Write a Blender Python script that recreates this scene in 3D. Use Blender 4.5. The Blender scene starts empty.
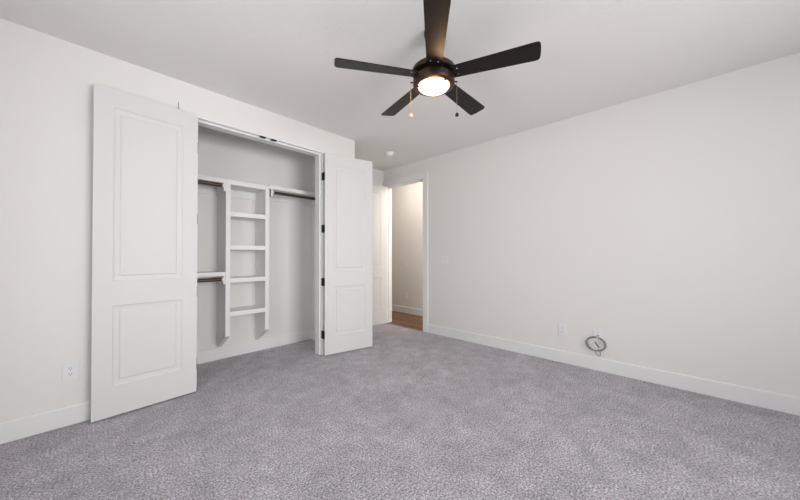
import bpy, bmesh, math, random
from mathutils import Vector, Matrix

random.seed(7)
C = bpy.context.scene.collection
PI = math.pi

# ------------------------------------------------------------------ camera
cam_d = bpy.data.cameras.new('camera')
cam = bpy.data.objects.new('camera', cam_d)
C.objects.link(cam)
yaw, pitch, roll = math.radians(43.731), math.radians(0.539), math.radians(-0.046)
fw = Vector((math.cos(yaw) * math.cos(pitch), math.sin(yaw) * math.cos(pitch), math.sin(pitch)))
rt = Vector((math.sin(yaw), -math.cos(yaw), 0))
up = rt.cross(fw)
rt2 = rt * math.cos(roll) + up * math.sin(roll)
up2 = -rt * math.sin(roll) + up * math.cos(roll)
m = Matrix((rt2, up2, -fw)).transposed().to_4x4()
m.translation = Vector((0, 0, 1.2052))
cam.matrix_world = m
cam_d.sensor_width = 36
cam_d.lens = 13.468
cam_d.shift_y = 3 / 800
cam_d.clip_start = 0.02
bpy.context.scene.camera = cam

# ------------------------------------------------------------------ world, lights, exposure
W = bpy.data.worlds.new('world')
bpy.context.scene.world = W
W.use_nodes = True
bg = W.node_tree.nodes['Background']
bg.inputs[0].default_value = (0.78, 0.87, 1.0, 1)
bg.inputs[1].default_value = 1.6


def area(name, loc, rot, sx, sy, watts, col, spread=180):
    d = bpy.data.lights.new(name, 'AREA')
    d.shape = 'RECTANGLE'
    d.size, d.size_y = sx, sy
    d.energy = watts
    d.color = col
    d.spread = math.radians(spread)
    o = bpy.data.objects.new(name, d)
    o.location = loc
    o.rotation_euler = rot
    C.objects.link(o)
    return o


# daylight just outside the two windows behind the camera
area('daylight_window_back', (1.45, -2.60, 1.50), (-PI / 2 + PI, 0, 0), 2.1, 1.4, 58, (1.0, 0.99, 0.985), 108)
area('daylight_window_left', (-1.12, 0.95, 1.50), (0, -PI / 2, 0), 1.5, 1.5, 34, (1.0, 0.99, 0.98))
# hall ceiling lamp beyond the doorway, then an added unseen lamp for fill
HALL_LAMP_AND_FILL = ((4.10, 3.98, 4.6), (4.20, 2.30, 50.0))
for lx_, ly_, lw_ in HALL_LAMP_AND_FILL:
    hl = bpy.data.lights.new('hall_light', 'POINT')
    hl.energy = lw_
    hl.shadow_soft_size = 0.12
    hl.color = (1.0, 0.92, 0.83)
    hlo = bpy.data.objects.new('hall_light', hl)
    hlo.location = (lx_, ly_, 2.60)
    C.objects.link(hlo)

vs = bpy.context.scene.view_settings
vs.view_transform = 'Standard'
vs.look = 'None'
vs.gamma = 1
vs.use_curve_mapping = False
vs.exposure = -0.02


# ------------------------------------------------------------------ materials
def mat(name, col, rough=0.6, metal=0.0, bump=None, spec=0.5, var=None):
    """bump = (scale, strength, distance); var = (scale, second colour)"""
    mt = bpy.data.materials.new(name)
    mt.use_nodes = True
    nt = mt.node_tree
    b = nt.nodes['Principled BSDF']
    b.inputs['Base Color'].default_value = (*col, 1)
    b.inputs['Roughness'].default_value = rough
    b.inputs['Metallic'].default_value = metal
    b.inputs['Specular IOR Level'].default_value = spec
    tc = nt.nodes.new('ShaderNodeTexCoord')
    if var:
        n = nt.nodes.new('ShaderNodeTexNoise')
        n.inputs['Scale'].default_value = var[0]
        n.inputs['Detail'].default_value = 4
        mx = nt.nodes.new('ShaderNodeMix')
        mx.data_type = 'RGBA'
        mx.inputs['A'].default_value = (*col, 1)
        mx.inputs['B'].default_value = (*var[1], 1)
        nt.links.new(tc.outputs['Object'], n.inputs['Vector'])
        nt.links.new(n.outputs['Fac'], mx.inputs['Factor'])
        nt.links.new(mx.outputs['Result'], b.inputs['Base Color'])
    if bump:
        n = nt.nodes.new('ShaderNodeTexNoise')
        n.inputs['Scale'].default_value = bump[0]
        n.inputs['Detail'].default_value = 3
        bp = nt.nodes.new('ShaderNodeBump')
        bp.inputs['Strength'].default_value = bump[1]
        bp.inputs['Distance'].default_value = bump[2]
        nt.links.new(tc.outputs['Object'], n.inputs['Vector'])
        nt.links.new(n.outputs['Fac'], bp.inputs['Height'])
        nt.links.new(bp.outputs['Normal'], b.inputs['Normal'])
    return mt


M_wall = mat('wall_paint', (0.84, 0.822, 0.798), 0.75, bump=(70, 0.12, 0.004), spec=0.3, var=(1.2, (0.83, 0.812, 0.788)))
M_ceil = mat('ceiling_paint', (0.88, 0.865, 0.845), 0.9, bump=(60, 0.35, 0.007), spec=0.2, var=(1.0, (0.87, 0.855, 0.835)))
M_trim = mat('white_trim_paint', (0.86, 0.855, 0.85), 0.38, spec=0.45, var=(2.0, (0.85, 0.845, 0.84)))
M_door = mat('white_door_paint', (0.735, 0.724, 0.714), 0.55, bump=(160, 0.04, 0.002), spec=0.25, var=(2.0, (0.725, 0.714, 0.704)))
M_shelf = mat('white_shelf_paint', (0.83, 0.83, 0.815), 0.42, spec=0.4, var=(3.0, (0.81, 0.81, 0.795)))
M_plate = mat('white_plate_plastic', (0.84, 0.84, 0.85), 0.3, var=(5.0, (0.83, 0.83, 0.84)))
M_slot = mat('dark_slot', (0.05, 0.05, 0.05), 0.5, var=(30.0, (0.04, 0.04, 0.04)))
M_gap = mat('plate_gap_grey', (0.30, 0.30, 0.30), 0.6, var=(30.0, (0.26, 0.26, 0.26)))
M_black = mat('black_hinge_metal', (0.012, 0.012, 0.013), 0.4, 0.6, var=(40.0, (0.02, 0.02, 0.02)))
M_bronze = mat('dark_bronze', (0.045, 0.028, 0.020), 0.35, 0.7, var=(25.0, (0.06, 0.036, 0.024)))
M_blade = mat('espresso_blade', (0.012, 0.009, 0.009), 0.38, 0.0, spec=0.22, var=(12.0, (0.016, 0.012, 0.011)))
M_brass = mat('brass_chain', (0.38, 0.33, 0.25), 0.35, 0.9, var=(50.0, (0.34, 0.30, 0.24)))
M_cream = mat('cream_pendant', (0.80, 0.66, 0.42), 0.4, var=(40.0, (0.75, 0.60, 0.38)))
M_screw = mat('screw_metal', (0.55, 0.50, 0.44), 0.3, 0.9, var=(60.0, (0.5, 0.46, 0.4)))
M_cable = mat('grey_cable', (0.13, 0.135, 0.14), 0.45, var=(60.0, (0.22, 0.22, 0.23)))
M_tie = mat('pale_cable_tie', (0.80, 0.80, 0.80), 0.4, var=(60.0, (0.75, 0.75, 0.75)))
M_detect = mat('detector_plastic', (0.85, 0.85, 0.84), 0.4, var=(9.0, (0.83, 0.83, 0.82)))
M_pin = mat('grey_pin', (0.36, 0.35, 0.31), 0.6, 0.2, var=(60.0, (0.42, 0.40, 0.36)))
M_rod = mat('rod_bronze', (0.085, 0.055, 0.032), 0.4, 0.5, var=(8.0, (0.06, 0.04, 0.025)))
M_strip = mat('transition_strip', (0.30, 0.20, 0.12), 0.5, var=(8.0, (0.26, 0.17, 0.10)))


def carpet_mat():
    mt = bpy.data.materials.new('grey_carpet')
    mt.use_nodes = True
    nt = mt.node_tree
    b = nt.nodes['Principled BSDF']
    b.inputs['Roughness'].default_value = 1.0
    b.inputs['Specular IOR Level'].default_value = 0.05
    b.inputs['Sheen Weight'].default_value = 0.25
    b.inputs['Sheen Roughness'].default_value = 0.6
    tc = nt.nodes.new('ShaderNodeTexCoord')

    def noise(scale, detail, rough=0.5, dist=0.0):
        n = nt.nodes.new('ShaderNodeTexNoise')
        n.inputs['Scale'].default_value = scale
        n.inputs['Detail'].default_value = detail
        n.inputs['Roughness'].default_value = rough
        n.inputs['Distortion'].default_value = dist
        nt.links.new(tc.outputs['Object'], n.inputs['Vector'])
        return n

    def ramp(src, stops):
        r = nt.nodes.new('ShaderNodeValToRGB')
        while len(r.color_ramp.elements) < len(stops):
            r.color_ramp.elements.new(0.5)
        for e, (p, c) in zip(r.color_ramp.elements, stops):
            e.position = p
            e.color = (*c, 1)
        nt.links.new(src, r.inputs['Fac'])
        return r

    def mixn(kind, a, b_, fac):
        mx = nt.nodes.new('ShaderNodeMix')
        mx.data_type = 'RGBA'
        mx.blend_type = kind
        mx.inputs['Factor'].default_value = fac
        nt.links.new(a, mx.inputs['A'])
        nt.links.new(b_, mx.inputs['B'])
        return mx

    fine = noise(90, 5, 0.9)
    base = ramp(fine.outputs['Fac'], [(0.41, (0.12, 0.11, 0.126)), (0.5, (0.435, 0.406, 0.445)), (0.59, (0.90, 0.86, 0.92))])
    med = noise(8, 4, 0.6, 0.3)
    medr = ramp(med.outputs['Fac'], [(0.36, (0.86, 0.86, 0.86)), (0.64, (1.11, 1.11, 1.11))])
    big = noise(2.6, 3, 0.6, 0.2)
    bigr = ramp(big.outputs['Fac'], [(0.40, (0.92, 0.92, 0.92)), (0.60, (1.06, 1.06, 1.06))])
    m1 = mixn('MULTIPLY', base.outputs['Color'], medr.outputs['Color'], 1.0)
    m2 = mixn('MULTIPLY', m1.outputs['Result'], bigr.outputs['Color'], 1.0)
    nt.links.new(m2.outputs['Result'], b.inputs['Base Color'])
    bp = nt.nodes.new('ShaderNodeBump')
    bp.inputs['Strength'].default_value = 0.7
    bp.inputs['Distance'].default_value = 0.012
    nt.links.new(fine.outputs['Fac'], bp.inputs['Height'])
    bp2 = nt.nodes.new('ShaderNodeBump')
    bp2.inputs['Strength'].default_value = 0.5
    bp2.inputs['Distance'].default_value = 0.02
    nt.links.new(med.outputs['Fac'], bp2.inputs['Height'])
    nt.links.new(bp.outputs['Normal'], bp2.inputs['Normal'])
    nt.links.new(bp2.outputs['Normal'], b.inputs['Normal'])
    return mt


def wood_mat():
    mt = bpy.data.materials.new('hall_oak_planks')
    mt.use_nodes = True
    nt = mt.node_tree
    b = nt.nodes['Principled BSDF']
    b.inputs['Roughness'].default_value = 0.45
    tc = nt.nodes.new('ShaderNodeTexCoord')
    mp = nt.nodes.new('ShaderNodeMapping')
    mp.inputs['Rotation'].default_value = (0, 0, PI / 2)
    nt.links.new(tc.outputs['Object'], mp.inputs['Vector'])
    br = nt.nodes.new('ShaderNodeTexBrick')
    br.inputs['Color1'].default_value = (0.23, 0.118, 0.052, 1)
    br.inputs['Color2'].default_value = (0.115, 0.056, 0.026, 1)
    br.inputs['Mortar'].default_value = (0.05, 0.03, 0.02, 1)
    br.inputs['Scale'].default_value = 1
    br.inputs['Mortar Size'].default_value = 0.002
    br.inputs['Brick Width'].default_value = 1.2
    br.inputs['Row Height'].default_value = 0.13
    nt.links.new(mp.outputs['Vector'], br.inputs['Vector'])
    mp2 = nt.nodes.new('ShaderNodeMapping')
    mp2.inputs['Scale'].default_value = (28, 1.6, 1)
    nt.links.new(tc.outputs['Object'], mp2.inputs['Vector'])
    n = nt.nodes.new('ShaderNodeTexNoise')
    n.inputs['Scale'].default_value = 1.5
    n.inputs['Detail'].default_value = 5
    nt.links.new(mp2.outputs['Vector'], n.inputs['Vector'])
    r = nt.nodes.new('ShaderNodeValToRGB')
    r.color_ramp.elements[0].position = 0.3
    r.color_ramp.elements[0].color = (0.5, 0.5, 0.5, 1)
    r.color_ramp.elements[1].position = 0.7
    r.color_ramp.elements[1].color = (1.3, 1.3, 1.3, 1)
    nt.links.new(n.outputs['Fac'], r.inputs['Fac'])
    mx = nt.nodes.new('ShaderNodeMix')
    mx.data_type = 'RGBA'
    mx.blend_type = 'MULTIPLY'
    mx.inputs['Factor'].default_value = 1
    nt.links.new(br.outputs['Color'], mx.inputs['A'])
    nt.links.new(r.outputs['Color'], mx.inputs['B'])
    nt.links.new(mx.outputs['Result'], b.inputs['Base Color'])
    return mt


def lens_mat(strength, col_mid, col_rim):
    mt = bpy.data.materials.new('lit_frosted_glass')
    mt.use_nodes = True
    nt = mt.node_tree
    b = nt.nodes['Principled BSDF']
    b.inputs['Base Color'].default_value = (0.9, 0.85, 0.75, 1)
    b.inputs['Roughness'].default_value = 0.35
    tc = nt.nodes.new('ShaderNodeTexCoord')
    sp = nt.nodes.new('ShaderNodeVectorMath')
    sp.operation = 'LENGTH'
    mul = nt.nodes.new('ShaderNodeVectorMath')
    mul.operation = 'MULTIPLY'
    mul.inputs[1].default_value = (1, 1, 0)
    nt.links.new(tc.outputs['Object'], mul.inputs[0])
    nt.links.new(mul.outputs['Vector'], sp.inputs[0])
    r = nt.nodes.new('ShaderNodeValToRGB')
    r.color_ramp.elements[0].position = 0.06
    r.color_ramp.elements[0].color = (*col_mid, 1)
    r.color_ramp.elements[1].position = 0.115
    r.color_ramp.elements[1].color = (*col_rim, 1)
    nt.links.new(sp.outputs['Value'], r.inputs['Fac'])
    nt.links.new(r.outputs['Color'], b.inputs['Emission Color'])
    b.inputs['Emission Strength'].default_value = strength
    return mt


def glass_mat():
    mt = bpy.data.materials.new('window_glass')
    mt.use_nodes = True
    nt = mt.node_tree
    nt.nodes.remove(nt.nodes['Principled BSDF'])
    t = nt.nodes.new('ShaderNodeBsdfTransparent')
    g = nt.nodes.new('ShaderNodeBsdfGlossy')
    g.inputs['Roughness'].default_value = 0.02
    mx = nt.nodes.new('ShaderNodeMixShader')
    mx.inputs[0].default_value = 0.06
    nt.links.new(t.outputs[0], mx.inputs[1])
    nt.links.new(g.outputs[0], mx.inputs[2])
    nt.links.new(mx.outputs[0], nt.nodes['Material Output'].inputs[0])
    return mt


M_carpet = carpet_mat()
M_wood = wood_mat()
M_lens = lens_mat(1.35, (1.0, 0.90, 0.70), (1.0, 0.66, 0.34))
M_glass = glass_mat()


# ------------------------------------------------------------------ mesh helpers
def box(bm, x0, x1, y0, y1, z0, z1, bev=0.0):
    t = bmesh.new()
    vs_ = [t.verts.new((x, y, z)) for x in (x0, x1) for y in (y0, y1) for z in (z0, z1)]
    for f in ((0, 1, 3, 2), (4, 6, 7, 5), (0, 4, 5, 1), (2, 3, 7, 6), (0, 2, 6, 4), (1, 5, 7, 3)):
        t.faces.new([vs_[i] for i in f])
    bmesh.ops.recalc_face_normals(t, faces=t.faces)
    if bev:
        bmesh.ops.bevel(t, geom=list(t.edges), offset=bev, segments=2, affect='EDGES', profile=0.6)
    me = bpy.data.meshes.new('tmp')
    t.to_mesh(me)
    t.free()
    bm.from_mesh(me)
    bpy.data.meshes.remove(me)


def prism(bm, pts, axis, a0, a1):
    """extrude a closed 2D outline along an axis. axis 'x': pts are (y,z); 'y': (x,z); 'z': (x,y)"""
    def p3(p, a):
        return {'x': (a, p[0], p[1]), 'y': (p[0], a, p[1]), 'z': (p[0], p[1], a)}[axis]
    A = [bm.verts.new(p3(p, a0)) for p in pts]
    B = [bm.verts.new(p3(p, a1)) for p in pts]
    fs = [bm.faces.new(A), bm.faces.new(list(reversed(B)))]
    n = len(pts)
    for i in range(n):
        fs.append(bm.faces.new((A[i], B[i], B[(i + 1) % n], A[(i + 1) % n])))
    bmesh.ops.recalc_face_normals(bm, faces=fs)


def lathe(bm, prof, seg=40, off=(0, 0, 0)):
    """prof: (radius, z) list, spun about z; zero radius closes"""
    rings = []
    for r, z in prof:
        if r < 1e-6:
            rings.append([bm.verts.new((off[0], off[1], off[2] + z))])
        else:
            rings.append([bm.verts.new((off[0] + r * math.cos(2 * PI * k / seg), off[1] + r * math.sin(2 * PI * k / seg), off[2] + z)) for k in range(seg)])
    fs = []
    for a, b in zip(rings, rings[1:]):
        for k in range(seg):
            k2 = (k + 1) % seg
            if len(a) == 1 and len(b) == 1:
                continue
            if len(a) == 1:
                fs.append(bm.faces.new((a[0], b[k], b[k2])))
            elif len(b) == 1:
                fs.append(bm.faces.new((a[k], a[k2], b[0])))
            else:
                fs.append(bm.faces.new((a[k], a[k2], b[k2], b[k])))
    bmesh.ops.recalc_face_normals(bm, faces=fs)


def tube(bm, pts, r, seg=10, closed=False):
    pts = [Vector(p) for p in pts]
    n = len(pts)
    rings = []
    nrm = None
    for i, p in enumerate(pts):
        a = pts[(i - 1) % n] if (closed or i) else p
        b = pts[(i + 1) % n] if (closed or i < n - 1) else p
        t = (b - a).normalized()
        if nrm is None:
            nrm = t.orthogonal().normalized()
        nrm = (nrm - t * nrm.dot(t)).normalized()
        bi = t.cross(nrm)
        rings.append([bm.verts.new(p + r * (math.cos(2 * PI * k / seg) * nrm + math.sin(2 * PI * k / seg) * bi)) for k in range(seg)])
    fs = []
    for i in range(n if closed else n - 1):
        a, b = rings[i], rings[(i + 1) % n]
        for k in range(seg):
            fs.append(bm.faces.new((a[k], a[(k + 1) % seg], b[(k + 1) % seg], b[k])))
    if not closed:
        fs.append(bm.faces.new(rings[0]))
        fs.append(bm.faces.new(list(reversed(rings[-1]))))
    bmesh.ops.recalc_face_normals(bm, faces=fs)


def obj(name, bm, mt, parent=None, smooth=False):
    me = bpy.data.meshes.new(name)
    bm.to_mesh(me)
    bm.free()
    me.materials.append(mt)
    if smooth:
        for p in me.polygons:
            p.use_smooth = True
        try:
            me.set_sharp_from_angle(angle=math.radians(35))
        except Exception:
            pass
    o = bpy.data.objects.new(name, me)
    C.objects.link(o)
    o.parent = parent
    return o


def tag(o, label, cat, group=None):
    o['label'] = label
    o['category'] = cat
    if group:
        o['group'] = group
    return o


def thing(name, label, cat, loc=(0, 0, 0), rotz=0.0, group=None):
    o = bpy.data.objects.new(name, None)
    C.objects.link(o)
    o.location = loc
    o.rotation_euler = (0, 0, rotz)
    return tag(o, label, cat, group)


def structure(o, label, cat):
    tag(o, label, cat)
    o['kind'] = 'structure'
    return o


def boxes(name, lst, mt, parent=None, bev=0.0):
    bm = bmesh.new()
    for b in lst:
        box(bm, *b, bev=bev)
    return obj(name, bm, mt, parent)


# ------------------------------------------------------------------ key sizes (metres)
H = 2.743
XR = 3.719          # wall with the doorway
YC = 3.194          # face of the closet wall
XE = 2.465          # outer end of the closet bump-out
YB = 3.950          # closet back wall
YN = 3.972          # recess wall beyond the closet
XL, YS = -0.80, -2.40
OX0, OX1 = 0.680, 1.975     # closet opening
OH = 2.460
DY0, DY1 = 3.030, 3.900     # doorway in the right wall
DH = 2.445
WT = 0.121
CT = 0.140          # closet wall thickness

# ------------------------------------------------------------------ shell
structure(boxes('floor', [(XL, XR - 0.005, YS, YN, -0.06, 0.0)], M_carpet), 'mottled grey cut pile carpet covering the bedroom and closet floor', 'carpet')
structure(boxes('floor_hall', [(XR - 0.005, 4.75, 1.6, 5.6, -0.06, -0.004)], M_wood), 'brown wood plank floor seen through the doorway', 'wood floor')
structure(boxes('ceiling', [(XL - .1, 4.75, YS - .1, 5.6, H, H + 0.08)], M_ceil), 'pale textured white ceiling', 'ceiling')

structure(boxes('wall_closet', [
    (XL, OX0 - 0.019, YC, YC + CT, 0, H),
    (OX0 - 0.019, OX1 + 0.019, YC, YC + CT, OH + 0.019, H),
    (OX1 + 0.019, XE, YC, YC + CT, 0, H),
    (2.262, XE, YC + CT, YN, 0, H),
    (0.30, 0.42, YC + CT, YN, 0, H),
    (0.42, 2.262, YB, YN, 0, H)], M_wall), 'off-white wall around the closet opening', 'wall')
structure(boxes('wall_recess', [(XL, XR + WT, YN, YN + 0.1, 0, H)], M_wall), 'short off-white wall behind the entry door', 'wall')
structure(boxes('wall_right', [
    (XR, XR + WT, YS, DY0 - 0.012, 0, H),
    (XR, XR + WT, DY0 - 0.012, DY1 + 0.012, DH + 0.012, H),
    (XR, XR + WT, DY1 + 0.012, YN, 0, H)], M_wall), 'long off-white wall with switch, outlets and cable coil', 'wall')
# walls behind the camera, each with its window opening
WX0, WX1, WZ0, WZ1 = 0.35, 2.55, 0.75, 2.25
structure(boxes('wall_back', [
    (XL, WX0, YS - 0.12, YS, 0, H), (WX1, XR + WT, YS - 0.12, YS, 0, H),
    (WX0, WX1, YS - 0.12, YS, 0, WZ0), (WX0, WX1, YS - 0.12, YS, WZ1, H)], M_wall), 'off-white wall with the wide window', 'wall')
VY0, VY1 = 0.20, 1.70
structure(boxes('wall_left', [
    (XL - 0.12, XL, YS - 0.12, VY0, 0, H), (XL - 0.12, XL, VY1, YN + 0.1, 0, H),
    (XL - 0.12, XL, VY0, VY1, 0, WZ0), (XL - 0.12, XL, VY0, VY1, WZ1, H)], M_wall), 'off-white side wall with the square window', 'wall')
M_hall = mat('hall_wall_paint', (0.82, 0.80, 0.775), 0.75, bump=(70, 0.1, 0.004), spec=0.3, var=(1.2, (0.805, 0.785, 0.76)))
structure(boxes('wall_hall', [(4.65, 4.75, 1.6, 5.6, 0, H), (XR + WT, 4.65, 1.6, 1.7, 0, H), (XR + WT, 4.65, 5.5, 5.6, 0, H),
                              (XR, XR + WT, YN + 0.1, 5.6, 0, H)], M_hall), 'warm lit hall wall seen through the doorway', 'wall')


def window(name, x0, x1, z0, z1, y, label, rot=None, cols=2):
    """window in a wall whose inside face is at y (facing +y)"""
    e = bpy.data.objects.new(name, None)
    C.objects.link(e)
    structure(e, label, 'window')
    f = [(x0, x1, y - 0.10, y - 0.03, z0, z0 + 0.05), (x0, x1, y - 0.10, y - 0.03, z1 - 0.05, z1),
         (x0, x0 + 0.05, y - 0.10, y - 0.03, z0 + 0.05, z1 - 0.05), (x1 - 0.05, x1, y - 0.10, y - 0.03, z0 + 0.05, z1 - 0.05)]
    for k in range(1, cols):
        xm = x0 + (x1 - x0) * k / cols
        f.append((xm - 0.03, xm + 0.03, y - 0.10, y - 0.03, z0 + 0.05, z1 - 0.05))
    boxes('window_frame', f, M_trim, e)
    boxes('pane', [(x0 + 0.05, x1 - 0.05, y - 0.070, y - 0.064, z0 + 0.05, z1 - 0.05)], M_glass, e)
    boxes('window_sill', [(x0 - 0.04, x1 + 0.04, y + 0.001, y + 0.04, z0 - 0.025, z0)], M_trim, e)
    return e


window('window_1', WX0, WX1, WZ0, WZ1, YS, 'wide white framed window behind the camera')
w2 = window('window_2', -VY1, -VY0, WZ0, WZ1, XL, 'square white framed window on the side wall', cols=1)
w2.rotation_euler = (0, 0, -PI / 2)


# baseboards: flat board with an eased top
def baseboard(name, runs, label, bh=0.135, bt=0.014, mt=None):
    """runs: (axis, a0, a1, wall coordinate, sign of the direction into the room)"""
    bm = bmesh.new()
    for ax, a0, a1, w, s in runs:
        pts = [(w, 0.001), (w + s * bt, 0.001), (w + s * bt, bh - 0.009), (w + s * (bt - 0.003), bh - 0.003), (w + s * (bt - 0.008), bh), (w, bh)]
        prism(bm, pts, ax, a0, a1)
    return structure(obj(name, bm, mt or M_trim), label, 'baseboard')


g = 0.0005
baseboard('baseboard_closet_wall', [('x', XL + 0.015, OX0 - 0.02, YC - g, -1)], 'white baseboard left of the closet under the outlet')
baseboard('baseboard_closet_corner', [('x', OX1 + 0.02, XE, YC - g, -1)], 'white baseboard behind the right closet door')
baseboard('baseboard_closet_inside', [('x', 0.42, 2.262, YB - g, -1), ('y', YC + CT + 0.003, YB - 0.015, 2.262 - g, -1), ('y', YC + CT + 0.003, YB - 0.015, 0.42 + g, 1)],
          'white baseboard inside the closet beneath the shelving')
baseboard('baseboard_recess', [('x', XE + 0.015, XR - 0.02, YN - g, -1), ('y', YC, YN - 0.015, XE + g, 1)], 'white baseboard behind the entry door')
baseboard('baseboard_right', [('y', YS + 0.015, DY0 - 0.092, XR - g, -1)], 'long white baseboard on the right wall under the cable coil')
baseboard('baseboard_back', [('x', XL + 0.015, XR - 0.016, YS + g, 1)], 'white baseboard beneath the wide window')
baseboard('baseboard_left', [('y', YS, YC - 0.015, XL + g, 1)], 'white baseboard beneath the square window')
bh_ = baseboard('baseboard_hall', [('y', 1.7, 5.5, 4.65 - g, -1)], 'white baseboard along the hall wall beyond the doorway')
bh_.location.z = -0.003

# closet opening jambs with door stops
trim1 = boxes('trim_1', [
    (OX0 - 0.019, OX0, YC + 0.0005, YC + CT, 0.001, OH + 0.019),
    (OX1, OX1 + 0.019, YC + 0.0005, YC + CT, 0.001, OH + 0.019),
    (OX0, OX1, YC + 0.0005, YC + CT, OH, OH + 0.019),
    (OX0, OX0 + 0.018, YC + 0.044, YC + CT, 0.001, OH - 0.018),
    (OX1 - 0.018, OX1, YC + 0.044, YC + CT, 0.001, OH - 0.018),
    (OX0, OX1, YC + 0.044, YC + CT, OH - 0.018, OH)], M_trim, bev=0.0012)
structure(trim1, 'white jamb and stop framing the closet opening', 'door frame')
bm = bmesh.new()
for cx in (1.269, 1.385):
    box(bm, cx - 0.028, cx + 0.028, YC + 0.004, YC + 0.030, OH - 0.012, OH - 0.0003, 0.001)
    lathe(bm, [(0.0, -0.004), (0.006, -0.002), (0.006, 0.0)], 12, (cx, YC + 0.017, OH - 0.0121))
obj('catch_plates', bm, M_black, trim1)
trim1.children[0]['label'] = 'pair of black catch plates in the head of the closet frame'

# doorway casing and jambs in the right wall
t2 = bmesh.new()
CW = 0.090
for a in (
    (XR - 0.024, XR - 0.0005, DY0 - CW, DY0 + 0.004, 0.001, DH - 0.002),
    (XR - 0.018, XR - 0.0005, DY1 - 0.004, YN - 0.003, 0.001, DH - 0.002),
    (XR - 0.024, XR - 0.0005, DY0 - CW, YN - 0.003, DH - 0.002, DH + CW)):
    box(t2, *a, bev=0.003)
for a in (
    (XR - 0.0004, XR + WT + 0.0004, DY0 - 0.011, DY0 + 0.008, 0.001, DH + 0.010),
    (XR - 0.0004, XR + WT + 0.0004, DY1 - 0.008, DY1 + 0.011, 0.001, DH + 0.010),
    (XR - 0.0004, XR + WT + 0.0004, DY0 + 0.008, DY1 - 0.008, DH - 0.009, DH + 0.010),
    (XR + 0.040, XR + 0.074, DY0 + 0.008, DY0 + 0.020, 0.001, DH - 0.009),
    (XR + 0.040, XR + 0.074, DY1 - 0.020, DY1 - 0.008, 0.001, DH - 0.009),
    (XR + 0.040, XR + 0.074, DY0 + 0.020, DY1 - 0.020, DH - 0.021, DH - 0.009),
    (XR + WT + 0.0005, XR + WT + 0.018, DY0 - CW, DY0 + 0.004, 0.001, DH - 0.002),
    (XR + WT + 0.0005, XR + WT + 0.018, DY1 - 0.004, DY1 + CW, 0.001, DH - 0.002),
    (XR + WT + 0.0005, XR + WT + 0.018, DY0 - CW, DY1 + CW, DH - 0.002, DH + CW)):
    box(t2, *a, bev=0.001)
trim2 = structure(obj('trim_2', t2, M_trim), 'white casing around the open doorway to the hall', 'door frame')
bm = bmesh.new()
box(bm, XR + 0.006, XR + 0.030, DY0 + 0.02, DY0 + 0.07, DH - 0.0125, DH - 0.0094)
obj('catch_plate', bm, M_black, trim2)
bm = bmesh.new()
prism(bm, [(XR - 0.020, 0.0005), (XR + 0.016, 0.0005), (XR + 0.012, 0.005), (XR - 0.014, 0.006)], 'y', DY0 + 0.009, DY1 - 0.009)
structure(obj('trim_3', bm, M_strip), 'narrow brown strip between carpet and wood floor', 'floor trim')


# ------------------------------------------------------------------ doors
def door_slab_bm(w, h, t, sgn, z0=0.012, st=0.107):
    """two-panel moulded door; x from 0 to sgn*w, y from -t to 0"""
    xs = [0, st, w - st, w]
    zs = [0, 0.222, 0.822, 1.005, h - 0.138, h]
    prof = [(0.000, 0.0), (0.002, 0.004), (0.012, 0.0085), (0.034, 0.0115), (0.038, 0.0115), (0.042, 0.0045), (0.050, 0.0025)]
    bm = bmesh.new()
    cache = {}

    def V(x, y, z):
        k = (round(x, 5), round(y, 5), round(z, 5))
        if k not in cache:
            cache[k] = bm.verts.new((sgn * x, y, z + z0))
        return cache[k]

    for y0, d in ((-t, 1), (0.0, -1)):
        for i in range(3):
            for j in range(5):
                x0, x1, za, zb = xs[i], xs[i + 1], zs[j], zs[j + 1]
                if i == 1 and j in (1, 3):
                    rings = []
                    for ins, dep in prof:
                        y = y0 + d * dep
                        rings.append([V(x0 + ins, y, za + ins), V(x1 - ins, y, za + ins), V(x1 - ins, y, zb - ins), V(x0 + ins, y, zb - ins)])
                    for a, b in zip(rings, rings[1:]):
                        for k in range(4):
                            bm.faces.new((a[k], a[(k + 1) % 4], b[(k + 1) % 4], b[k]))
                    bm.faces.new(rings[-1])
                else:
                    bm.faces.new((V(x0, y0, za), V(x1, y0, za), V(x1, y0, zb), V(x0, y0, zb)))
    for j in range(5):
        for x in (0, w):
            bm.faces.new((V(x, -t, zs[j]), V(x, 0, zs[j]), V(x, 0, zs[j + 1]), V(x, -t, zs[j + 1])))
    for i in range(3):
        for z in (0, h):
            bm.faces.new((V(xs[i], -t, z), V(xs[i + 1], -t, z), V(xs[i + 1], 0, z), V(xs[i], 0, z)))
    bmesh.ops.recalc_face_normals(bm, faces=bm.faces)
    return bm


HINGE_Z = (2.172, 1.535, 0.889, 0.252)


def make_door(name, label, loc, ang, w, h, sgn, t=0.035, off=0.004, zb=0.012, st=0.107):
    e = bpy.data.objects.new(name, None)
    C.objects.link(e)
    e.location = loc
    e.rotation_euler = (0, 0, ang)
    structure(e, label, 'door')
    s = obj('door_panel', door_slab_bm(w, h, t, sgn, zb, st), M_door, e)
    s.location = (sgn * 0.004, -off, 0)
    return e


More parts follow.
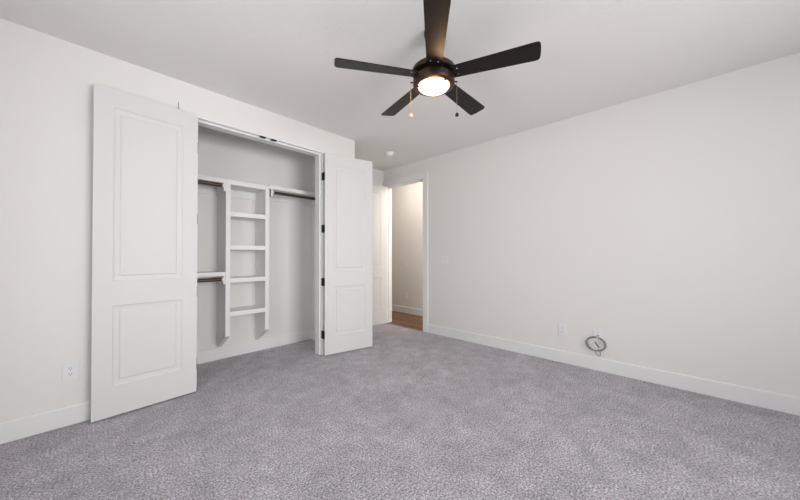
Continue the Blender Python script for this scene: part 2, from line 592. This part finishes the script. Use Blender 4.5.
def hinges(e, mt, sgn, ang, t=0.035, off=0.004, zs=HINGE_Z, jamb=True, jang=0.0, hh=0.092):
    """four butt hinges: barrel at the pivot, one leaf on the slab edge, one leaf on the jamb"""
    for hz in zs:
        bm = bmesh.new()
        lathe(bm, [(0, -hh / 2 - 0.004), (0.004, -hh / 2 - 0.002), (0.0065, -hh / 2), (0.0065, hh / 2), (0.004, hh / 2 + 0.002), (0, hh / 2 + 0.004)], 14, (-sgn * 0.003, 0.001, hz))
        box(bm, min(0, sgn * 0.0035), max(0, sgn * 0.0035), -off - t + 0.004, -0.002, hz - hh / 2, hz + hh / 2)
        o = obj('hinge', bm, mt, e)
        if jamb:
            j = bmesh.new()
            # jamb leaf in the frame of the wall, undoing the door's own turn
            box(j, -0.0045, -0.0010, 0.004, 0.040, hz - hh / 2, hz + hh / 2) if sgn > 0 else box(j, 0.0010, 0.0045, 0.004, 0.040, hz - hh / 2, hz + hh / 2)
            lf = obj('hinge_leaf', j, mt, o)
            lf.rotation_euler = (0, 0, -ang)


A1 = math.radians(4.0)
d1 = make_door('door_1', 'white two-panel closet door folded back left of the closet opening', (OX0 - 0.006, YC - 0.022, 0), A1, 0.648, 2.446, -1)
hinges(d1, M_black, -1, A1)
A2 = math.radians(-11.8)
d2 = make_door('door_2', 'white two-panel closet door with black hinges swung open to the right', (OX1 + 0.002, YC - 0.022, 0), A2, 0.650, 2.440, 1)
hinges(d2, M_black, 1, A2)
d3 = make_door('door_3', 'white two-panel entry door standing open behind the right closet door', (XR - 0.024, DY1 - 0.004, 0), math.radians(-1.0), 0.80, 2.425, -1, st=0.135)
hinges(d3, M_trim, -1, 0, jamb=False)

# ------------------------------------------------------------------ closet fittings
YF = 3.640
bm_tilt = [(YF, 0.322), (YF, 2.050), (YB - 0.001, 2.050), (YB - 0.001, 0.142)]
tower = thing('closet_shelving', 'tall white open shelf tower with slanted panel bottoms in the middle of the closet', 'shelving', (0, 0, 0))
LP0, LP1, RP0, RP1 = 1.047, 1.094, 1.474, 1.520
for (a, b) in ((LP0, LP1), (RP0, RP1)):
    bm = bmesh.new()
    prism(bm, bm_tilt, 'x', a, b)
    bmesh.ops.bevel(bm, geom=list(bm.edges), offset=0.0015, segments=1, affect='EDGES')
    obj('side_panel', bm, M_shelf, tower)
ST = 0.050
for zt in (2.048, 1.696, 1.326, 0.958, 0.586):
    bm = bmesh.new()
    box(bm, LP1 + 0.0005, RP0 - 0.0005, YF + 0.001, YB - 0.001, zt - ST, zt, 0.002)
    obj('shelf', bm, M_shelf, tower)
bm = bmesh.new()
box(bm, LP1 + 0.001, RP0 - 0.001, YB - 0.020, YB - 0.001, 2.048 - ST - 0.089, 2.048 - ST - 0.001, 0.001)
obj('back_cleat', bm, M_shelf, tower)


def wall_shelf(x0, x1, zt, label, side_x, side_sgn, name='closet_shelf'):
    t = thing(name, label, 'shelf', (0, 0, 0), 0, 'shelves fixed beside the closet tower')
    th = 0.045
    bm = bmesh.new()
    box(bm, x0, x1, YF + 0.004, YB - 0.001, zt - th, zt, 0.002)
    obj('board', bm, M_shelf, t)
    bm = bmesh.new()
    box(bm, x0, x1, YB - 0.020, YB - 0.001, zt - th - 0.089, zt - th - 0.0005, 0.001)
    obj('back_cleat', bm, M_shelf, t)
    for sx, sg in ((side_x, side_sgn), (x0 if side_sgn < 0 else x1, -side_sgn)):
        a, b = sorted((sx, sx + sg * 0.019))
        bm = bmesh.new()
        box(bm, a, b, YF + 0.004, YB - 0.021, zt - th - 0.089, zt - th - 0.0005, 0.001)
        obj('side_cleat', bm, M_shelf, t)
    return t


def rod(x0, x1, z, y, label):
    t = thing('closet_rod', label, 'closet rod', (x0, y, z), 0, 'hanging rods in the closet')
    L = x1 - x0
    bm = bmesh.new()
    tube(bm, [(0.004, 0, 0), (L - 0.004, 0, 0)], 0.0185, 20)
    obj('rod', bm, M_rod, t, True)
    for k, (px, s) in enumerate(((0, 1), (L, -1))):
        bm = bmesh.new()
        lathe(bm, [(0, 0), (0.0245, 0), (0.0245, 0.003), (0.0235, 0.005), (0.0225, 0.012), (0.0195, 0.012), (0.0195, 0.004), (0, 0.005)], 24)
        rot = Matrix.Rotation(s * PI / 2, 4, 'Y')
        bmesh.ops.transform(bm, matrix=Matrix.Translation((px, 0, 0)) @ rot, verts=bm.verts)
        obj('rod_socket', bm, M_shelf, t, True)


wall_shelf(0.421, LP0 - 0.0005, 2.048, 'white upper shelf left of the closet tower', LP0 - 0.0005, -1)
wall_shelf(0.421, LP0 - 0.0005, 1.030, 'white lower shelf left of the closet tower', LP0 - 0.0005, -1)
wall_shelf(RP1 + 0.0005, 2.261, 2.066, 'white shelf right of the closet tower', RP1 + 0.024, 1)
rod(0.442, LP0 - 0.0215, 1.977, YF + 0.022, 'dark bronze rod under the upper left shelf')
rod(0.442, LP0 - 0.0215, 0.948, YF + 0.022, 'dark bronze rod under the lower left shelf')
rod(RP1 + 0.0445, 2.240, 1.984, YF + 0.022, 'dark bronze rod under the right closet shelf')


# ------------------------------------------------------------------ wall plates
def plate_frame(t, w, h, gap=True, th=0.0075):
    bm = bmesh.new()
    box(bm, -w / 2, w / 2, -th, 0, -h / 2, h / 2, 0.002)
    obj('cover_plate', bm, M_plate, t)


def outlet(label, loc, rotz, w=0.078, h=0.124, group='duplex outlets'):
    """built facing -y; rotate to the wall"""
    t = thing('outlet', label, 'outlet', loc, rotz, group)
    plate_frame(t, w, h)
    for s in (1, -1):
        bm = bmesh.new()
        c = s * 0.0195
        pts = [(0.017 * math.cos(a), 0.0145 * math.sin(a) + c) for a in [2 * PI * k / 20 for k in range(20)]]
        prism(bm, pts, 'y', -0.0085, -0.0055)
        r = obj('receptacle', bm, M_plate, t)
        bm = bmesh.new()
        box(bm, -0.0080, -0.0050, -0.0092, -0.0084, c - 0.002, c + 0.007)
        box(bm, 0.0045, 0.0075, -0.0092, -0.0084, c - 0.001, c + 0.006)
        box(bm, -0.0022, 0.0022, -0.0092, -0.0084, c - 0.0105, c - 0.0065)
        obj('slots', bm, M_slot, r)
    bm = bmesh.new()
    lathe(bm, [(0, -0.0012), (0.003, -0.0010), (0.003, 0.0)], 12)
    bmesh.ops.transform(bm, matrix=Matrix.Translation((0, -0.006, 0)) @ Matrix.Rotation(-PI / 2, 4, 'X') @ Matrix.Scale(-1, 4, (0, 0, 1)), verts=bm.verts)
    obj('screw', bm, M_gap, t)
    return t


outlet('white duplex outlet left of the closet doors, low on the wall', (-0.077, YC - 0.0005, 0.381), 0, 0.080, 0.128)
outlet('white duplex outlet low on the right wall, left of the cable coil', (XR - 0.0005, 1.014, 0.368), -PI / 2)
outlet('white outlet low on the hall wall beyond the doorway', (4.65 - 0.0005, 4.262, 0.372), -PI / 2)

t = thing('light_switch', 'white two-gang light switch on the wall right of the doorway', 'light switch', (XR - 0.0005, 2.627, 1.135), -PI / 2, None)
plate_frame(t, 0.124, 0.124)
for s in (-1, 1):
    c = s * 0.023
    bm = bmesh.new()
    box(bm, c - 0.0175, c + 0.0175, -0.0066, -0.0058, -0.0345, 0.0345)
    r = obj('rocker_surround', bm, M_gap, t)
    bm = bmesh.new()
    prism(bm, [(-0.0066, -0.0325), (-0.0112, -0.0325), (-0.0085, 0.0), (-0.0070, 0.0325), (-0.0066, 0.0325)], 'x', c - 0.0158, c + 0.0158)
    obj('rocker', bm, M_plate, t)

t = thing('light_switch', 'white light switch on the hall wall beyond the doorway', 'light switch', (4.65 - 0.0005, 4.262, 1.050), -PI / 2, None)
plate_frame(t, 0.074, 0.118)
bm = bmesh.new()
box(bm, -0.0175, 0.0175, -0.0066, -0.0058, -0.0345, 0.0345)
obj('rocker_surround', bm, M_gap, t)
bm = bmesh.new()
prism(bm, [(-0.0066, -0.0325), (-0.0112, -0.0325), (-0.0085, 0.0), (-0.0070, 0.0325), (-0.0066, 0.0325)], 'x', -0.0158, 0.0158)
obj('rocker', bm, M_plate, t)

# cable plate and the coiled cable hanging from it
CY, CZ = 0.676, 0.362
t = thing('cable_plate', 'white cable wall plate above the coiled cable', 'wall plate', (XR - 0.0005, CY, CZ), -PI / 2)
plate_frame(t, 0.086, 0.124)
for sz in (0.035, -0.035):
    bm = bmesh.new()
    lathe(bm, [(0, 0.002), (0.0045, 0.0016), (0.005, 0.0)], 12)
    bmesh.ops.transform(bm, matrix=Matrix.Translation((0.0, -0.006, sz)) @ Matrix.Rotation(PI / 2, 4, 'X'), verts=bm.verts)
    obj('screw', bm, M_gap, t)
bm = bmesh.new()
lathe(bm, [(0, 0.004), (0.008, 0.004), (0.010, 0.0)], 16)
bmesh.ops.transform(bm, matrix=Matrix.Translation((0.0, -0.006, 0.006)) @ Matrix.Rotation(PI / 2, 4, 'X'), verts=bm.verts)
obj('cable_hole', bm, M_gap, t)

cable = thing('cable_coil', 'dark grey coiled cable hanging from the plate just above the right baseboard', 'cable', (XR, 0.696, 0.273))
bm = bmesh.new()
pts = []
turns, N = 4, 4 * 28
for i in range(N + 1):
    a = PI / 2 + 2 * PI * i / 28
    w = 0.008 * math.sin(i * 0.61) + 0.006 * math.sin(i * 0.23 + 1)
    ry, rz = 0.084 + w, 0.071 + 0.8 * w
    x = -0.022 - 0.012 * math.sin(i * 0.37) - 0.0035 * (i / 28 - 3)
    pts.append((x, ry * math.cos(a), rz * math.sin(a)))
tube(bm, pts, 0.0023, 8)
obj('coil', bm, M_cable, cable, True)


def bez(p, n=24):
    out = []
    for i in range(n + 1):
        t_ = i / n
        P = [Vector(q) for q in p]
        while len(P) > 1:
            P = [a.lerp(b, t_) for a, b in zip(P, P[1:])]
        out.append(P[0])
    return out


bm = bmesh.new()
tube(bm, bez([(-0.010, -0.014, 0.095), (-0.050, -0.014, 0.080), (-0.050, -0.03, 0.04), (-0.030, -0.01, 0.0), (-0.035, -0.03, -0.06), (-0.035, -0.045, -0.075)]), 0.0026, 8)
obj('cable_lead', bm, M_tie, cable, True)
bm = bmesh.new()
tube(bm, [(-0.048, -0.002, 0.030), (-0.046, -0.020, 0.002), (-0.044, -0.034, -0.022)], 0.0072, 10)
obj('connector', bm, M_cable, cable, True)
bm = bmesh.new()
lp = bez([(-0.04, -0.002, -0.060), (-0.042, 0.000, -0.09), (-0.042, -0.025, -0.125), (-0.042, -0.058, -0.128), (-0.042, -0.056, -0.09), (-0.042, -0.042, -0.052), (-0.04, -0.028, -0.040)], 26)
tube(bm, lp, 0.0032, 8)
obj('cable_loop', bm, M_cable, cable, True)
bm = bmesh.new()
tube(bm, [(-0.020 - 0.028 * math.cos(a), 0.014 + 0.001 * a, -0.062 + 0.020 * math.sin(a)) for a in [2 * PI * k / 16 for k in range(16)]], 0.0022, 6, True)
tube(bm, [(-0.046, 0.014, -0.055), (-0.050, 0.006, 0.0), (-0.048, 0.004, 0.04)], 0.0022, 6)
obj('cable_tie', bm, M_tie, cable, True)

# thin grey mark on the wall over the left closet door
bm = bmesh.new()
box(bm, -0.003, 0.003, -0.006, 0, -0.036, 0.036, 0.0008)
pin = obj('wall_pin', bm, M_pin)
pin.location = (0.543, YC - 0.0003, 2.512)
tag(pin, 'thin grey upright pin on the wall just above the left closet door', 'wall pin')

# ------------------------------------------------------------------ smoke detector
t = thing('smoke_detector', 'round white smoke detector on the ceiling near the doorway', 'smoke detector', (3.116, 3.197, H - 0.0005))
bm = bmesh.new()
lathe(bm, [(0, 0), (0.072, 0), (0.072, -0.012), (0.069, -0.016), (0, -0.016)], 36)
obj('base', bm, M_detect, t, True)
bm = bmesh.new()
lathe(bm, [(0, -0.0162), (0.056, -0.0162), (0.055, -0.030), (0.050, -0.044), (0.040, -0.050), (0, -0.052)], 36)
obj('body', bm, M_detect, t, True)
bm = bmesh.new()
lathe(bm, [(0, -0.050), (0.006, -0.052), (0.005, -0.055), (0, -0.0555)], 14, (0.025, -0.012, 0))
obj('test_button', bm, M_plate, t, True)

# ------------------------------------------------------------------ ceiling fan
FX, FY = 1.639, 1.246
fan = thing('ceiling_fan', 'dark bronze five-blade ceiling fan with a lit round lamp', 'ceiling fan', (FX, FY, 0))
bm = bmesh.new()
lathe(bm, [(0, H - 0.0005), (0.066, H - 0.0005), (0.066, H - 0.02), (0.056, H - 0.055), (0.030, H - 0.070), (0, H - 0.070)], 36)
obj('canopy', bm, M_bronze, fan, True)
bm = bmesh.new()
tube(bm, [(0, 0, H - 0.065), (0, 0, 2.588)], 0.014, 16)
obj('downrod', bm, M_bronze, fan, True)
bm = bmesh.new()
lathe(bm, [(0, 2.590), (0.030, 2.590), (0.040, 2.580), (0.060, 2.550), (0.110, 2.510), (0.136, 2.490), (0.148, 2.478), (0.149, 2.458), (0.144, 2.452), (0, 2.452)], 56)
obj('motor_housing', bm, M_bronze, fan, True)
bm = bmesh.new()
lathe(bm, [(0, 2.4515), (0.100, 2.4515), (0.100, 2.425), (0, 2.425)], 40)
obj('switch_collar', bm, M_bronze, fan, True)
bm = bmesh.new()
lathe(bm, [(0.0, 2.424), (0.128, 2.424), (0.138, 2.420), (0.142, 2.412), (0.142, 2.380), (0.139, 2.372), (0.130, 2.368), (0.114, 2.366), (0.110, 2.374), (0.0, 2.374)], 56)
kit = obj('light_kit', bm, M_bronze, fan, True)
bm = bmesh.new()
lathe(bm, [(0.109, 2.3735), (0.1085, 2.366), (0.101, 2.357), (0.087, 2.348), (0.068, 2.341), (0.036, 2.335), (0.0, 2.334)], 48)
obj('glass_lens', bm, M_lens, fan, True)
for k in range(3):
    a = math.radians(20 + 120 * k)
    bm = bmesh.new()
    box(bm, 0.098, 0.117, -0.006, 0.006, 2.3605, 2.3665, 0.001)
    o = obj('lens_clip', bm, M_bronze, fan)
    o.rotation_euler = (0, 0, a)


def blade_bm():
    """x outward; slightly flared plank with a rounded tip, pitched"""
    bm = bmesh.new()
    out = []
    r0, r1 = 0.120, 0.668
    w0, w1 = 0.050, 0.068
    n = 14
    for i in range(n + 1):
        s = i / n
        out.append((r0 + (r1 - 0.030 - r0) * s, w0 + (w1 - w0) * s))
    tip = []
    for k in range(1, 12):
        a = PI / 2 - PI * k / 12
        ca, sa = math.cos(a), math.sin(a)
        ex = 0.55
        tip.append((r1 - 0.030 + 0.030 * (abs(ca) ** ex), w1 * (1 if sa >= 0 else -1) * abs(sa) ** ex))
    low = [(x, -w) for x, w in reversed(out)]
    outline = out + tip + low
    pitch_ = math.radians(-11)
    th = 0.006
    top, bot = [], []
    for x, y in outline:
        top.append(bm.verts.new((x, y * math.cos(pitch_), y * math.sin(pitch_) + th / 2)))
        bot.append(bm.verts.new((x, y * math.cos(pitch_), y * math.sin(pitch_) - th / 2)))
    bm.faces.new(top)
    bm.faces.new(list(reversed(bot)))
    m_ = len(outline)
    for i in range(m_):
        bm.faces.new((top[i], bot[i], bot[(i + 1) % m_], top[(i + 1) % m_]))
    bmesh.ops.recalc_face_normals(bm, faces=bm.faces)
    return bm


for k in range(5):
    a = math.radians(2.73 + 72 * k)
    b = obj('blade', blade_bm(), M_blade, fan)
    b.location = (0, 0, 2.438)
    b.rotation_euler = (0, 0, a)
    bm = bmesh.new()
    box(bm, 0.101, 0.190, -0.022, 0.022, 0.0065, 0.0115, 0.001)
    br = obj('blade_bracket', bm, M_bronze, b)
    for sx, sy in ((0.165, 0.024), (0.165, -0.024)):
        bm = bmesh.new()
        lathe(bm, [(0, -0.0025), (0.0025, -0.0020), (0.0034, 0.0)], 10, (sx, sy, -0.0032 + sy * math.tan(math.radians(-11))))
        obj('screw', bm, M_screw, b)

fl = bpy.data.lights.new('fan_lamp_light', 'POINT')
fl.energy = 3
fl.color = (1.0, 0.60, 0.30)
fl.shadow_soft_size = 0.05
flo = bpy.data.objects.new('fan_lamp_light', fl)
flo.location = (FX, FY, 2.275)
C.objects.link(flo)

# pull chains hang from the sides of the switch drum
for (px, py, pen, lab) in ((1.540, 1.354, M_cream, 'cream pendant'), (1.733, 1.138, M_black, 'black pendant')):
    bm = bmesh.new()
    lx, ly = px - FX, py - FY
    L = math.hypot(lx, ly)
    ux, uy = lx / L, ly / L
    tube(bm, [(ux * 0.138, uy * 0.138, 2.398), (ux * 0.160, uy * 0.160, 2.397)], 0.005, 10)
    ch = obj('pull_chain', bm, M_bronze, fan, True)
    bm = bmesh.new()
    ax, ay = ux * 0.158, uy * 0.158
    z = 2.392
    while z > 2.186:
        lathe(bm, [(0, 0.0018), (0.0013, 0.0012), (0.0018, 0), (0.0013, -0.0012), (0, -0.0018)], 6, (ax, ay, z))
        z -= 0.0036
    obj('chain_beads', bm, M_brass, ch, True)
    bm = bmesh.new()
    lathe(bm, [(0, 0.004), (0.003, 0.002), (0.004, -0.002), (0.011, -0.008), (0.0135, -0.016), (0.011, -0.024), (0, -0.029)], 18, (ax, ay, 2.184))
    p = obj('chain_pendant', bm, pen, ch, True)
    p['label'] = lab

# ------------------------------------------------------------------ hall ceiling lamp, and a fitting for the added fill lamp
for (lx_, ly_, lw_), where in zip(HALL_LAMP_AND_FILL, ('round hall ceiling lamp just behind the doorway header', 'unseen round ceiling lamp added farther along the hall as fill light')):
    t = thing('hall_ceiling_lamp', where, 'ceiling lamp', (lx_, ly_, H - 0.0005))
    bm = bmesh.new()
    lathe(bm, [(0, 0), (0.09, 0), (0.09, -0.012), (0.075, -0.018), (0.072, -0.012), (0, -0.012)], 32)
    obj('trim_ring', bm, M_detect, t, True)
